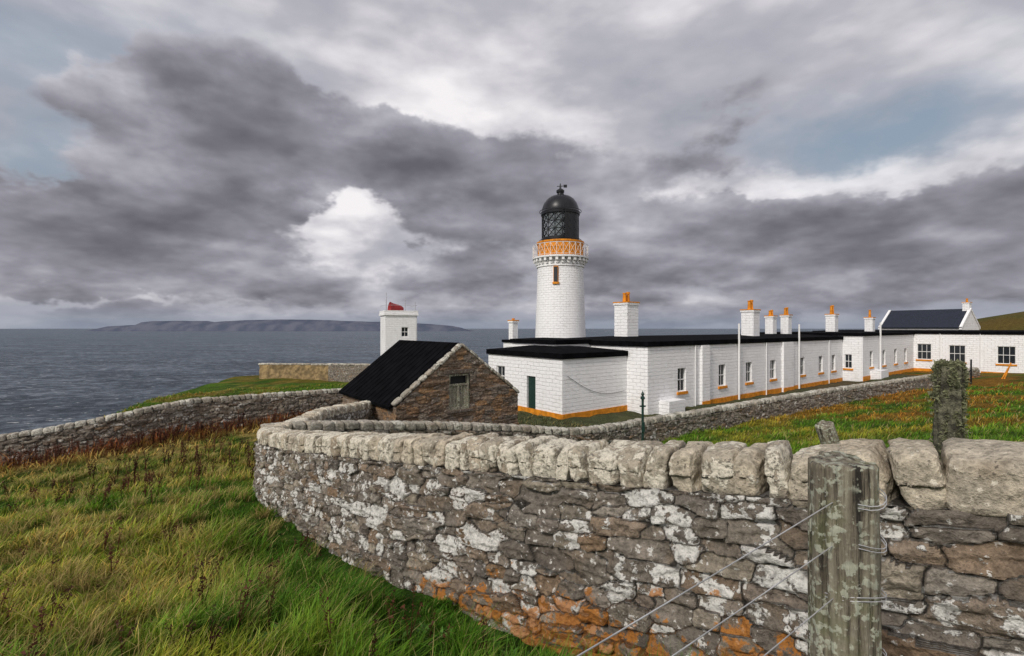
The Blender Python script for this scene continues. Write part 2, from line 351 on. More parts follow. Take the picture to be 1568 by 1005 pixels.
def wall(name,pts,th,res,mface,mcop,L=.34,H=.15,cop_h=.27,cw=(.2,.42),seed=1,cn=6,resb=None,depth=.05,slab_s=None,parent=None):
    E=parent or empty(name,(float(pts[0][0]),float(pts[0][1]),float(pts[0][3])))
    base=np.array([E.location.x,E.location.y,E.location.z])
    P=chaikin(np.array(pts,float),2);ds=np.hypot(*np.diff(P[:,:2],axis=0).T);S=np.concatenate([[0],np.cumsum(ds)]);T=S[-1]
    def at(s):return [np.interp(s,S,P[:,i]) for i in range(4)]
    def tan(s):
        a=at(s-.15);b2=at(s+.15);tx=b2[0]-a[0];ty=b2[1]-a[1];l=np.hypot(tx,ty)+1e-9;return tx/l,ty/l
    for side,rs in((1,res),(-1,resb or res*3)):
        ns=int(T/rs)+2;nh=int(1.3/rs)+2
        s=np.linspace(0,T,ns);hh=np.linspace(0,1,nh);s2,h2=np.meshgrid(s,hh,indexing='ij')
        x,y,zt,zb=at(s2.ravel());tx,ty=tan(s2.ravel());nx,ny=-ty,tx
        ztb=zt-cop_h+.02;zb=zb-.3;z=zb+(ztb-zb)*h2.ravel()
        dd,ID,J=relief(s2.ravel(),z-zt+50,L,H,seed+(0 if side>0 else 31),depth)
        hrel=(z-zb)/(ztb-zb);off=(0 if side>0 else th)-side*dd - side*(1-hrel)*.07
        V=np.stack([x-nx*off,y-ny*off,z],-1)-base
        fc=grid_faces(ns,nh)
        if side>0:fc=fc[:,::-1]
        low=np.clip(1.15-(z-zb-.3)/.8,0,1)*(1 if side<0 else sstep(13,6,s2.ravel()))
        mesh_np('face_'+('front' if side>0 else 'back'),V,fc,mface,{'cell':ID,'joint':J,'low':low},parent=E)
    s=np.linspace(0,T,int(T/.3)+2);x,y,zt,zb=at(s);tx,ty=tan(s);nx,ny=-ty,tx;z=zt-cop_h+.015
    V=np.concatenate([np.stack([x-nx*.0,y-ny*.0,z],-1),np.stack([x-nx*th,y-ny*th,z],-1)])-base;k=len(s)
    i=np.arange(k-1);mesh_np('core',V,np.stack([i,i+1,i+1+k,i+k],-1),mface,{'cell':np.full(len(V),.1),'joint':np.ones(len(V)),'low':np.zeros(len(V))},parent=E)
    VV=[];FF=[];CC=[];JJ=[];o=0;s=0.05;q=0;r2=random.Random(seed)
    while s<T:
        w=r2.uniform(*cw);hgt=cop_h*r2.uniform(.92,1.12);dep=th*.5*r2.uniform(.98,1.10);slab=False
        if slab_s and slab_s[0]<s<slab_s[1]:w=.855;hgt=cop_h*.98;slab=True
        elif slab_s and s<9:w*=.82
        W,Fc=stone_shape(cn,16 if slab else 10,(w*.5*1.01,dep,hgt*.54),seed*1000+q,.035 if slab else .05,.72 if slab else .95)
        sc=s+w/2;x,y,zt,zb=[float(v) for v in at(sc)];tx,ty=[float(v) for v in tan(np.array(sc))];nx,ny=-ty,tx
        rz=r2.uniform(-.09,.09);tl=r2.uniform(-.06,.06);lean=r2.uniform(-.15,.28)
        if slab:rz*=.2;tl*=.2
        c,sn=math.cos(rz),math.sin(rz);X=W[:,0]*c-W[:,1]*sn;Y=W[:,0]*sn+W[:,1]*c;Z=W[:,2]+X*tl
        if not slab:X=X+lean*W[:,2]
        Z=Z-np.clip(np.abs(Y)/dep-.45,0,1)**2*hgt*(.36 if not slab else .08)*(W[:,2]>0)
        za=float(at(sc+.1)[2]);zs=(za-zt)/.1;Z=Z+X*zs
        cz=zt-cop_h*.5+r2.uniform(-.01,.015)
        cx=x-nx*th*.5;cy=y-ny*th*.5
        VV.append(np.stack([cx+tx*X+nx*Y,cy+ty*X+ny*Y,cz+Z],-1)-base);FF.append(Fc+o);o+=len(W)
        CC.append(np.full(len(W),r2.random()));JJ.append(np.full(len(W),0.))
        s+=.87 if slab else w*r2.uniform(1.0,1.06);q+=1
    V=np.concatenate(VV);mesh_np('coping_stones',V,np.concatenate(FF),mcop,{'cell':np.concatenate(CC),'joint':np.concatenate(JJ),'low':np.zeros(len(V))},parent=E)
    return E
wall('dry_stone_wall',FWpts,.50,.011,M['stone'],M['coping'],seed=3,cn=20,L=.30,H=.135,cop_h=.30,cw=(.14,.34),slab_s=(0,4.5),depth=.042)
wall('dry_stone_wall',[(*p,a,b) for p,a,b in zip(W2P,[-2.52,-2.55,-2.90,-3.22,-3.62,-3.95,-4.08,-4.12,-4.2,-4.15,-4.1,-4.0,-3.7],[-3.9,-4.0,-4.4,-4.8,-5.0,-5.25,-5.3,-5.3,-5.3,-5.25,-5.2,-5.1,-4.8])][::-1],.45,.035,M['stone_far'],M['coping_far'],seed=11,cn=6,L=.36,H=.16,cop_h=.26,cw=(.22,.5),depth=.06)
wall('field_wall',[(-33,12.5,-5.2,-6.6),(-27,16.5,-4.95,-6.3),(-21.2,20,-4.5,-5.9),(-18.5,21.6,-4.06,-5.5),(-16.4,24.0,-3.6,-5.1),(-15.6,25.0,-3.6,-5.1),(-10.1,29.6,-3.7,-5.2),(-6,32,-3.8,-5.3)][::-1],.45,.035,M['stone_far'],M['coping_far'],seed=21,cn=6,L=.36,H=.16,cop_h=.24,cw=(.2,.45),depth=.07)
wall('headland_wall',[(-29.5,56.5,-4.1,-6),(-20.5,54,-4.0,-6)][::-1],.5,.08,simple('ochre_stone',(.24,.17,.08),.9,var=.5,scale=1.5,bump=1,bd=.05),M['coping_far'],seed=31,cn=4,cop_h=.2,cw=(.5,1))
wall('headland_wall',[(-20.5,54,-3.95,-6),(-14,52,-3.9,-6.5),(-8,50,-3.9,-6.5)][::-1],.5,.08,M['stone_far'],M['coping_far'],seed=33,cn=4,cop_h=.2,cw=(.5,1))
# ------------------------------------------------------------------ barn
ANG=math.atan2(.608,.794)
bar_e=empty('stone_barn',(-4.5,18.8,0),ANG)
Wd=6.0;Ln=6.3;ze=-3.07;za=-.75;zg=-5.6
def barn_face(name,orig,ux,uy,length,top,seed,hole=None,flip=False):
    res=.03;ns=int(length/res)+1;nh=int((za-zg)/res) if name=='gable' else int((ze-zg)/res)+1
    s=np.linspace(0,length,ns);h=np.linspace(0,1,nh);s2,h2=np.meshgrid(s,h,indexing='ij');s2=s2.ravel();h2=h2.ravel()
    zt=top(s2);z=zg+(zt-zg)*h2
    dd,ID,J=relief(s2,z+50,.46,.2,seed,.03)
    nx,ny=uy,-ux
    V=np.stack([orig[0]+ux*s2+nx*dd,orig[1]+uy*s2+ny*dd,z],-1);fc=grid_faces(ns,nh)
    if hole:
        cs=s2[fc].mean(1);cz=z[fc].mean(1);fc=fc[~((cs>hole[0])&(cs<hole[1])&(cz>hole[2])&(cz<hole[3]))]
    mesh_np(name,V,fc,M['barn'],{'cell':ID,'joint':J*.8,'low':np.clip(1-(z-zg)/2.5,0,1)},parent=bar_e)
gt=lambda s:ze+(za-ze)*(1-np.abs(s/Wd*2-1))
hole=(2.35,3.35,-3.45,-1.95)
barn_face('gable',(0,0),1,0,Wd,gt,5,hole)
barn_face('side',(0,Ln),0,-1,Ln,lambda s:ze+0*s,6)
mb=MB();mb.poly([(0,Ln,zg),(0,Ln,ze),(3,Ln,za),(6,Ln,ze),(6,Ln,zg)]);mb.poly([(Wd,0,zg),(Wd,Ln,zg),(Wd,Ln,ze),(Wd,0,ze)])
mb.obj('rear_walls',simple('barn_rear_stone',(.19,.16,.13),.9,var=.4,scale=3),bar_e)
mb=MB();t=.10
rise=(za-ze)/3
for sgn in(-1,1):
    x_e=3+sgn*3.18;z_e=ze-rise*.18
    q=[(3,.28,za),(3,Ln+.05,za),(x_e,Ln+.05,z_e),(x_e,.28,z_e)]
    mb.poly([(p[0],p[1],p[2]+t+.02) for p in q]);mb.poly([(p[0],p[1],p[2]-.0) for p in q][::-1])
    mb.poly([(x_e,.28,z_e),(x_e,Ln+.05,z_e),(x_e,Ln+.05,z_e+t+.02),(x_e,.28,z_e+t+.02)])
    mb.poly([(3,.28,za),(3,.28,za+t+.02),(x_e,.28,z_e+t+.02),(x_e,.28,z_e)])
    k=0.5
    while k<Ln:
        dx=x_e-3;dz=z_e-za;mb.bar((3+dx*.02,k,za+dz*.02+t+.03),(3+dx*.99,k,za+dz*.99+t+.03),.016,5);k+=.45
mb.obj('roof',M['black'],bar_e)
VV=[];FF=[];CC=[];o=0
for sgn in(-1,1):
    L_=math.hypot(3.1,za-ze);k=0;d=0
    while d<L_-.05:
        w=random.uniform(.35,.6);W,Fc=stone_shape(5,8,(w*.5,.17,.07),900+k+sgn*50,.02)
        c=d+w/2;f=c/L_;ang=math.atan2(za-ze,3.0)
        X=W[:,0]*math.cos(ang)-W[:,2]*math.sin(ang);Z=W[:,0]*math.sin(ang)+W[:,2]*math.cos(ang)
        cx=-.1+3.1*f;xx=cx+X
        if sgn>0:xx=6-xx
        VV.append(np.stack([xx,.12+W[:,1],ze+(za-ze)*f+.06+Z],-1));FF.append(Fc+o);o+=len(W);CC.append(np.full(len(W),random.random()));d+=w;k+=1
V=np.concatenate(VV);mesh_np('gable_skews',V,np.concatenate(FF),M['coping_far'],{'cell':np.concatenate(CC),'joint':np.zeros(len(V)),'low':np.zeros(len(V))},parent=bar_e)
mb=MB();x0,x1,z0,z1=hole
for (a,b2) in((x0-.02,x0+.08),(x1-.08,x1+.02)):mb.box(a,b2,.03,.2,z0,z1)
mb.box(x0-.02,x1+.02,.02,.2,z1-.08,z1+.02);mb.box(x0-.02,x1+.02,.02,.2,z0-.02,z0+.08);mb.box(x0+.45,x0+.55,.05,.19,z0+.08,z1-.45)
mb.box(x0+.08,x1-.08,.045,.2,z1-.5,z1-.42)
for i in range(5):mb.box(x0+.09+i*.165,x0+.235+i*.165,.10,.14,z0+.08,z1-.5)
mb.obj('hatch_boards',M['wood'],bar_e)
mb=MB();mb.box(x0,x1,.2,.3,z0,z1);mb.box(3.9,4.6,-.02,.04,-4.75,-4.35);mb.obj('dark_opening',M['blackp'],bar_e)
mb=MB();mb.box(x0-.25,x1+.25,-.06,.1,z1+.02,z1+.2);mb.box(x0-.15,x1+.15,-.07,.1,z0-.14,z0-.02);ob=mb.obj('lintel',M['barn'],bar_e,bevel=.02)
# ------------------------------------------------------------------ keepers' cottages (local frame)
class Bld:
    def __init__(s,name,loc,rz):
        s.e=empty(name,loc,rz);s.p={k:MB() for k in('walls','trim','roof','frames','glass','doors')}
    def done(s,whitekey='white',roofkey='black'):
        for k,mt in(('walls',whitekey),('trim','orange'),('roof',roofkey),('frames','whitep'),('glass','glass'),('doors','greenp')):
            if s.p[k].v:s.p[k].obj(k,M[mt],s.e,bevel=0)
    def panel(s,p0,p1,z0,z1,ops=(),sill=True,band=None):
        p0=Vector(p0);p1=Vector(p1);Lr=(p1-p0).length;d=(p1-p0)/Lr;n=Vector((d.y,-d.x))  # outward
        def P(a,z,o=0):q=p0+d*a+n*o;return (q.x,q.y,z)
        xs=sorted({0,Lr,*[o[0] for o in ops],*[o[1] for o in ops]});zs=sorted({z0,z1,*[o[2] for o in ops],*[o[3] for o in ops]})
        w=s.p['walls']
        for a,b2 in zip(xs[:-1],xs[1:]):
            for c,e in zip(zs[:-1],zs[1:]):
                if any(o[0]<(a+b2)/2<o[1] and o[2]<(c+e)/2<o[3] for o in ops):continue
                w.poly([P(a,c),P(b2,c),P(b2,e),P(a,e)])
        def bx(mb,a,b2,o0,o1,c,e):
            R=Matrix(((d.x,n.x,0),(d.y,n.y,0),(0,0,1)));mb.box(a,b2,o0,o1,c,e,R,(p0.x,p0.y,0))
        for o in ops:
            a,b2,c,e=o[:4];kind=o[4] if len(o)>4 else 'w';dp=-.2
            w.poly([P(a,c),P(a,e),P(a,e,dp),P(a,c,dp)]);w.poly([P(b2,c),P(b2,c,dp),P(b2,e,dp),P(b2,e)])
            w.poly([P(a,e),P(b2,e),P(b2,e,dp),P(a,e,dp)]);w.poly([P(a,c),P(a,c,dp),P(b2,c,dp),P(b2,c)])
            if kind=='d':
                bx(s.p['doors'],a,b2,dp+.0,dp+.05,c,e);continue
            s.p['glass'].poly([P(a,c,dp+.03),P(b2,c,dp+.03),P(b2,e,dp+.03),P(a,e,dp+.03)])
            fr=s.p['frames'];f=.06
            bx(fr,a,a+f,dp+.035,dp+.1,c,e);bx(fr,b2-f,b2,dp+.035,dp+.1,c,e);bx(fr,a+f,b2-f,dp+.035,dp+.1,e-f,e);bx(fr,a+f,b2-f,dp+.035,dp+.1,c,c+f)
            mz=(c+e)/2;bx(fr,a+f,b2-f,dp+.035,dp+.09,mz-.03,mz+.03)
            nb=1 if b2-a<1.2 else 2
            for i in range(nb):
                xm=a+(b2-a)*(i+1)/(nb+1);bx(fr,xm-.018,xm+.018,dp+.035,dp+.08,c+f,mz-.03);bx(fr,xm-.018,xm+.018,dp+.035,dp+.08,mz+.03,e-f)
            if sill:bx(s.p['trim'],a-.12,b2+.12,.002,.1,c-.2,c-.01)
        if band:bx(s.p['trim'],band[0] if len(band)>2 else 0,band[1] if len(band)>2 else Lr,.003,.04,z0,z0+band[-1])
        return bx
    def chimney(s,x,y,w,z0,z1,pots=2,potz=.6,d=None):
        d=d or w;p=s.p
        p['walls'].box(x-w/2,x+w/2,y-d/2,y+d/2,z0,z1-.2);p['walls'].box(x-w/2-.07,x+w/2+.07,y-d/2-.07,y+d/2+.07,z1-.2,z1-.04)
        p['trim'].box(x-w/2-.09,x+w/2+.09,y-d/2-.09,y+d/2+.09,z1-.04,z1+.04)
        for i in range(pots):
            px=x+(i-(pots-1)/2)*.42;p['trim'].lathe([(.16,z1+.04),(.12,z1+potz-.1),(.155,z1+potz-.08),(.155,z1+potz+.08*(i%2))],12,(px,y))
    def flat_roof(s,x0,x1,y0,y1,z,rise=.25,o=.12,fh=.26):
        r=s.p['roof'];r.box(x0-o,x1+o,y0-o,y1+o,z+.003,z+fh)
        a=min(x1-x0,y1-y0)*.35;zz=z+fh+.004
        r.poly([(x0-o,y0-o,zz),(x1+o,y0-o,zz),(x1-a,y0+a,zz+rise),(x0+a,y0+a,zz+rise)]);r.poly([(x1+o,y0-o,zz),(x1+o,y1+o,zz),(x1-a,y1-a,zz+rise),(x1-a,y0+a,zz+rise)])
        r.poly([(x1+o,y1+o,zz),(x0-o,y1+o,zz),(x0+a,y1-a,zz+rise),(x1-a,y1-a,zz+rise)]);r.poly([(x0-o,y1+o,zz),(x0-o,y0-o,zz),(x0+a,y0+a,zz+rise),(x0+a,y1-a,zz+rise)])
        r.poly([(x0+a,y0+a,zz+rise),(x1-a,y0+a,zz+rise),(x1-a,y1-a,zz+rise),(x0+a,y1-a,zz+rise)])
zb0=-6.2
A=Bld('keepers_cottage',(3.05,29.3,0),ANG)
A.panel((0,7.86),(0,0),zb0,-1.9,[(4.45,5.35,-5.35,-3.15,'d'),(1.0,2.0,-4.1,-2.7)],band=(.95,))
A.panel((0,0),(6.03,0),zb0,-1.9,[],band=(.95,))
A.p['walls'].box(.02,6.0,7.8,7.86,zb0,-1.9)
A.flat_roof(0,6.0,0,7.86,-1.9,rise=.3,fh=.34)
A.p['walls'].box(2.6,6.0,3.4,8.4,-2.0,-1.15);A.flat_roof(2.6,6.0,3.4,8.4,-1.15,rise=.1,fh=.3)
wt=[3.85,9.2,13.35,17.6,23.6,27.9,31.2]
ops=[(t-.5,t+.5,-4.45,-2.8) for t in wt]
x0=6.03;y0=-1.71
bx=A.panel((x0,y0),(x0+33.6,y0),zb0,-1.24,ops,band=(7.3,33.6,.85))
A.panel((x0,0),(x0,y0),zb0,-1.24);A.p['walls'].box(x0+.01,x0+.05,0,8,-2.2,-1.24);A.p['walls'].box(x0,x0+33.6,8,8.1,zb0,-1.24)
A.flat_roof(x0,x0+33.5,y0,8.1,-1.24,rise=.25,fh=.34)
for (a,b2) in((6.1,7.1),(19.2,21.2)):
    A.p['walls'].box(x0+a,x0+b2,y0-.22,y0+.02,zb0,-1.27)
    A.p['trim'].box(x0+a-.02,x0+b2+.02,y0-.27,y0-.2,zb0,-5.35)
A.p['walls'].box(x0+1.2,x0+3.0,y0-.8,y0,zb0,-4.85)
for t in(11.45,22.5):
    A.p['frames'].bar((x0+t,y0-.16,zb0),(x0+t,y0-.16,.35),.075,10)
for t in(5.4,16.2,29.8):A.p['frames'].bar((x0+t,y0-.08,zb0),(x0+t,y0-.08,-1.25),.045,8)
A.p['walls'].box(7,20,8.1,15.5,zb0,-1.35);A.flat_roof(7,20,8.1,15.5,-1.35,rise=.1,fh=.25)
A.chimney(10,3.3,1.3,-1.1,2.0,2,.75);A.chimney(24.9,.9,1.15,-1.1,1.7,2,.85);A.chimney(35.6,3.9,.85,-1.1,1.35,2,.6);A.chimney(38.7,3.6,.85,-1.1,1.5,2,.8);A.chimney(7.8,15.0,.62,-1.2,.72,1,.2)
A.done()
cb=MB();pr=None
for k in range(17):
    t=k/16;c=Vector((.4+5.3*t,-.05,-2.95-1.3*t-.55*math.sin(math.pi*t)))
    if pr is not None:cb.bar(pr,c,.014,4)
    pr=c
cb.obj('cable',M['blackp'],A.e)
Bc=Bld('keepers_cottage',(3.05,29.3,0),ANG)
x2=39.68;y2=-3.57
Bc.panel((x2,8),(x2,y2),zb0,-.85,[(9.9,10.6,-4.3,-2.8)]);
Bc.panel((x2,y2),(x2+18.4,y2),zb0,-.85,[(t-.5,t+.5,-4.2,-2.5) for t in(2.6,6.8,11,15)],band=(1.1,))
Bc.p['walls'].box(x2,x2+18.4,7.9,8,zb0,-.85);Bc.flat_roof(x2,x2+18.3,y2,8,-.85,rise=.1,fh=.32)
x3=x2+18.4
Bc.panel((x3,y2),(x3,-24),zb0,-.75,[(.35,1.75,-3.95,-2.0),(3.4,4.9,-4.1,-2.1),(7.6,9.1,-4.1,-2.1),(12,13.4,-4.1,-2.1),(16,17,-5,-2.4,'d')],band=(1.1,))
Bc.p['walls'].box(x3+.01,x3+8,-24,-23.9,zb0,-.75);Bc.p['walls'].box(x3+7.9,x3+8,-24,8,zb0,-.75);Bc.flat_roof(x3,x3+8,-24,8,-.75,rise=.15,fh=.34)
Bc.p['frames'].bar((x2+5,y2-.16,zb0),(x2+5,y2-.16,.6),.09,10)
for t in(2.6,6.2,10.6):Bc.p['frames'].bar((x3-.08,y2-t,zb0),(x3-.08,y2-t,-.7),.05,8)
Bc.chimney(45.5,1.3,1.0,-.6,1.65,2,1.0);Bc.chimney(56.3,.6,.9,-.6,1.4,1,1.0)
Bc.p['walls'].box(x2+2.2,x2+4.6,y2-1.0,y2,zb0,-4.55)
Bc.done()
G=Bld('slate_roofed_cottage',(67,72,0),math.atan2(.52,.85))
g=G.p;Wg=7.6;Lg=10.5;zr=2.85;zeg=.05
G.panel((0,0),(Wg,0),-6,zeg);g['walls'].poly([(0,0,zeg),(Wg,0,zeg),(Wg/2,0,zr+.1)]);G.panel((0,Lg),(0,0),-6,zeg);G.panel((Wg,0),(Wg,Lg),-6,zeg);g['walls'].poly([(0,Lg,-6),(0,Lg,zeg),(Wg/2,Lg,zr),(Wg,Lg,zeg),(Wg,Lg,-6)][::-1])
for sg in(-1,1):
    xe=Wg/2+sg*(Wg/2+.2)
    q=[(Wg/2,.25,zr),(Wg/2,Lg-.25,zr),(xe,Lg-.25,zeg-.1),(xe,.25,zeg-.1)];g['roof'].poly([(a,b2,c+.12) for a,b2,c in q]);g['roof'].poly([(a,b2,c-.05) for a,b2,c in q][::-1])
    for yy in(-.08,Lg-.24):
        v=[(Wg/2,yy,zr+.22),(Wg/2,yy+.34,zr+.22),(xe,yy+.34,zeg+.1),(xe,yy,zeg+.1)];g['walls'].poly(v);g['walls'].poly([(a,b2,c-.35) for a,b2,c in v][::-1])
        g['walls'].poly([v[0],v[3],(xe,yy,zeg-.25),(Wg/2,yy,zr-.13)]);g['walls'].poly([v[1],v[2],(xe,yy+.34,zeg-.25),(Wg/2,yy+.34,zr-.13)])
G.chimney(Wg/2,.45,.95,zr-.3,zr+1.1,1,.6,.8);G.done('white','slate')
# ------------------------------------------------------------------ lighthouse
LH=empty('lighthouse_tower',(5.0,50,0))
mb=MB();mb.lathe([(2.75,-6.5),(2.68,-3),(2.56,0),(2.45,3.2),(2.36,6.0),(2.36,6.15),(2.46,6.2),(2.46,6.38),(2.36,6.42),(2.36,7.0),(2.8,7.02),(2.88,7.05),(2.88,7.22),(2.2,7.23)],96)
mb.obj('tower_shaft',M['whitec'],LH,smooth=True)
mb=MB()
for i in range(28):
    t=2*math.pi*i/28;R=Matrix.Rotation(t,3,'Z')
    mb.box(2.3,2.80,-.13,.13,6.72,7.0,R);mb.box(2.3,2.58,-.13,.13,6.45,6.72,R)
mb.obj('corbels',M['whitep'],LH)
mb=MB();mb.lathe([(2.35,7.24),(2.35,8.60),(2.45,8.62),(2.45,8.80),(1.9,8.82)],64)
a=math.radians(-106)
R=Matrix.Rotation(a,3,'Z');mb.box(2.3,2.58,-.32,.32,4.35,4.55,R)
mb.obj('ochre_gallery_drum',M['orange'],LH,smooth=True)
mb=MB();mb.box(2.3,2.47,-.2,.2,4.55,6.05,R);mb.obj('stair_window',M['glass'],LH)
mb=MB()
for yy in(-.24,.2):mb.box(2.3,2.50,yy,yy+.04,4.55,6.08,R)
mb.box(2.3,2.5,-.24,.24,6.05,6.1,R);mb.obj('stair_window_frame',M['orange'],LH)
mb=MB();nr=28;rr=2.84
for i in range(nr):
    t0=2*math.pi*i/nr;t1=2*math.pi*(i+1)/nr
    P0=lambda t,z:(rr*math.cos(t),rr*math.sin(t),z)
    mb.bar(P0(t0,7.2),P0(t0,8.45),.022,5);mb.bar(P0(t0,8.45),P0(t1,8.45),.03,5);mb.bar(P0(t0,7.35),P0(t1,7.35),.018,4)
    mb.bar(P0(t0,7.35),P0(t1,8.45),.015,4);mb.bar(P0(t1,7.35),P0(t0,8.45),.015,4)
mb.obj('gallery_railing',M['whitep'],LH)
mb=MB();mb.lathe([(1.95,8.83),(1.95,9.25),(1.86,9.26)],48);mb.lathe([(1.86,11.6),(2.0,11.62),(2.02,11.9),(1.93,12.0),(1.88,12.35),(1.70,12.85),(1.42,13.25),(1.05,13.52),(.6,13.68),(.32,13.73),(.3,13.95),(.4,14.0),(.42,14.2),(.3,14.32),(.12,14.4),(.05,14.9)],48)
mb.bar((0,0,14.3),(.0,0,14.95),.04,6);mb.bar((-.35,0,14.65),(.5,.1,14.72),.035,5);mb.box(.35,.7,.05,.1,14.55,14.85)
pa=[math.radians(x) for x in range(-82,110,12)]
for t0,t1 in zip(pa[:-1],pa[1:]):
    mb.poly([(1.92*math.cos(t0),1.92*math.sin(t0),9.2),(1.92*math.cos(t1),1.92*math.sin(t1),9.2),(1.92*math.cos(t1),1.92*math.sin(t1),11.65),(1.92*math.cos(t0),1.92*math.sin(t0),11.65)])
mb.obj('lantern_dome',M['blackp'],LH,smooth=True)
mb=MB();ng=16
for i in range(ng):
    t0=2*math.pi*i/ng;t1=2*math.pi*(i+1)/ng
    Q=lambda t,z:(1.9*math.cos(t),1.9*math.sin(t),z)
    for k in range(3):
        z0=9.25+k*.78;z1=z0+.78;mb.bar(Q(t0,z0),Q(t1,z1),.045,4);mb.bar(Q(t1,z0),Q(t0,z1),.045,4);mb.bar(Q(t0,z1),Q(t1,z1),.04,4)
    mb.bar(Q(t0,9.2),Q(t0,11.65),.04,4)
for sx in(-.16,.16):mb.bar((.15+sx,-2.12,8.8),(.15+sx,-2.12,12.0),.03,4);mb.bar((.15+sx,-2.12,12.0),(.05+sx,-1.0,13.75),.03,4)
for k in range(14):mb.bar((-.01,-2.12,8.95+k*.22),(.31,-2.12,8.95+k*.22),.02,4)
for z in(9.0,12.0):
    for i in range(32):
        t0=2*math.pi*i/32;t1=2*math.pi*(i+1)/32;mb.bar((2.15*math.cos(t0),2.15*math.sin(t0),z),(2.15*math.cos(t1),2.15*math.sin(t1),z),.035,4)
mb.obj('lantern_astragals',M['blackp'],LH)
m,n,b=mat('lantern_glass');b.inputs['Base Color'].default_value=(.35,.40,.43,1);b.inputs['Roughness'].default_value=.05;b.inputs['Alpha'].default_value=.35;M['lglass']=m
mb=MB();mb.lathe([(1.84,9.2),(1.84,11.65)],32);mb.f.pop();mb.obj('lantern_glazing',m,LH,smooth=True)
mb=MB();mb.lathe([(.25,8.9),(.3,9.6),(.75,9.8),(.85,10.4),(.75,11.0),(.3,11.2),(.2,11.3)],16);mb.obj('lamp_optic',simple('optic',(.18,.22,.22),.15),LH)
# ------------------------------------------------------------------ foghorn tower
FT=Bld('foghorn_tower',(-13.4,57,0),math.radians(24))
w=FT.p
FT.panel((-1.8,-1.8),(1.8,-1.8),-8,1.45,[(1.8,2.6,-1.0,.1),(.5,.9,-3.2,-2.4),(2.3,2.8,-4.6,-3.4)],sill=False);FT.panel((-1.8,1.8),(-1.8,-1.8),-8,1.45,[(1.6,2.2,-1.3,-.3)],sill=False)
w['walls'].box(-1.8,1.8,1.7,1.8,-8,1.45);w['walls'].box(1.7,1.8,-1.8,1.7,-8,1.45)
w['walls'].box(-1.95,1.95,-1.95,1.95,1.45,1.65);
for q in((-1.9,1.9,-1.9,-1.75),(-1.9,1.9,1.75,1.9),(-1.9,-1.75,-1.75,1.75),(1.75,1.9,-1.75,1.75)):w['walls'].box(q[0],q[1],q[2],q[3],1.65,2.0)
w['walls'].box(-1.4,1.4,-1.4,1.4,1.652,1.9)
FT.done()
mb=MB();mb.lathe([(.42,1.9),(.42,2.15),(.2,2.2)],20,(-.6,0))
def horn(mb,p,d,prof,n=20):
    p=Vector(p);d=Vector(d).normalized();a=d.orthogonal().normalized();c=d.cross(a);b0=len(mb.v)
    for (r,t) in prof:
        for i in range(n):
            th=2*math.pi*i/n;mb.v.append(tuple(p+d*t+a*math.cos(th)*r+c*math.sin(th)*r))
    for j in range(len(prof)-1):
        for i in range(n):mb.f.append((b0+j*n+i,b0+j*n+(i+1)%n,b0+(j+1)*n+(i+1)%n,b0+(j+1)*n+i))
horn(mb,(.55,0,2.15),(-1,-.1,.12),[(.0,0),(.3,.02),(.44,.25),(.52,.6),(.56,.95),(.62,1.3),(.70,1.55),(.74,1.64),(.36,1.45),(0,1.3)])
mb.obj('foghorn',M['red'],FT.e,smooth=True)
mb=MB()
for (x,y,h) in((-1.7,-1.7,3.2),(1.6,-1.7,3.0),(.9,.5,3.6),(-1.2,1.2,4.2)):mb.bar((x,y,1.6),(x,y,h),.035,5)
for s in((-1.83,-1.83,1.83,-1.83),(-1.83,-1.83,-1.83,1.83),(1.83,-1.83,1.83,1.83)):mb.bar((s[0],s[1],2.6),(s[2],s[3],2.6),.02,4)
mb.obj('antennas',M['metal'],FT.e)
# ------------------------------------------------------------------ posts and fence
def post(name,loc,r,h,tilt=(0,0),seed=0,nz=60,na=40,matl=None,rough=.012):
    rs=np.random.default_rng(seed);zz=np.linspace(0,1,nz);th=np.linspace(0,2*np.pi,na,endpoint=False);Z,T=np.meshgrid(zz,th,indexing='ij')
    x=np.cos(T);y=np.sin(T);f=fbm(x*3+seed,y*3,Z*h*1.2,3)-.5;g=fbm(x*14+seed,y*14,Z*h*2.5,3)-.5
    cr=np.zeros_like(Z)
    for a in rs.uniform(0,6.28,9):
        z0,z1=sorted(rs.uniform(-.2,1.2,2));cr+= -np.exp(-((np.angle(np.exp(1j*(T-a+.5*(fbm(Z*4,Z*0+a,Z*0,2)-.5))))/.05)**2))*1.3*sstep(z0,z0+.1,Z)*(1-.6*sstep(z1,z1+.1,Z))
    R=r*(1+.22*f)+rough*1.5*g+rough*cr
    V=np.stack([R*x,R*y,Z*h+.04*(fbm(x*1.8,y*1.8,Z*0+seed,3)-.5)*sstep(.9,1,Z)],-1).reshape(-1,3)
    i=np.arange(nz*na).reshape(nz,na);fc=np.stack([i[:-1],np.roll(i,-1,1)[:-1],np.roll(i,-1,1)[1:],i[1:]],-1).reshape(-1,4)
    base=V[-na:];nv=len(V)
    add=[]
    for k in(.93,.6,.25,.02):
        q=base.copy();q[:,:2]*=k;q[:,2]=q[:,2]*k+(1-k)*base[:,2].mean()+.006+.014*(fbm(q[:,0]*40,q[:,1]*40,q[:,0]*0+seed,3)-.5);add.append(q)
    V=np.concatenate([V]+add);F2=[]
    prev=np.arange(nv-na,nv)
    for k in range(4):
        cur=np.arange(nv+k*na,nv+(k+1)*na);F2.append(np.stack([prev,np.roll(prev,-1),np.roll(cur,-1),cur],-1));prev=cur
    fc=np.concatenate([fc]+F2)
    ob=mesh_np(name,V,fc,matl or M['wood']);ob.location=loc;ob.rotation_euler=(tilt[0],tilt[1],0);return ob
mosswood=simple('mossy_lichened_wood',(.17,.165,.11),.95,var=.7,scale=14,bump=1,bd=.05)
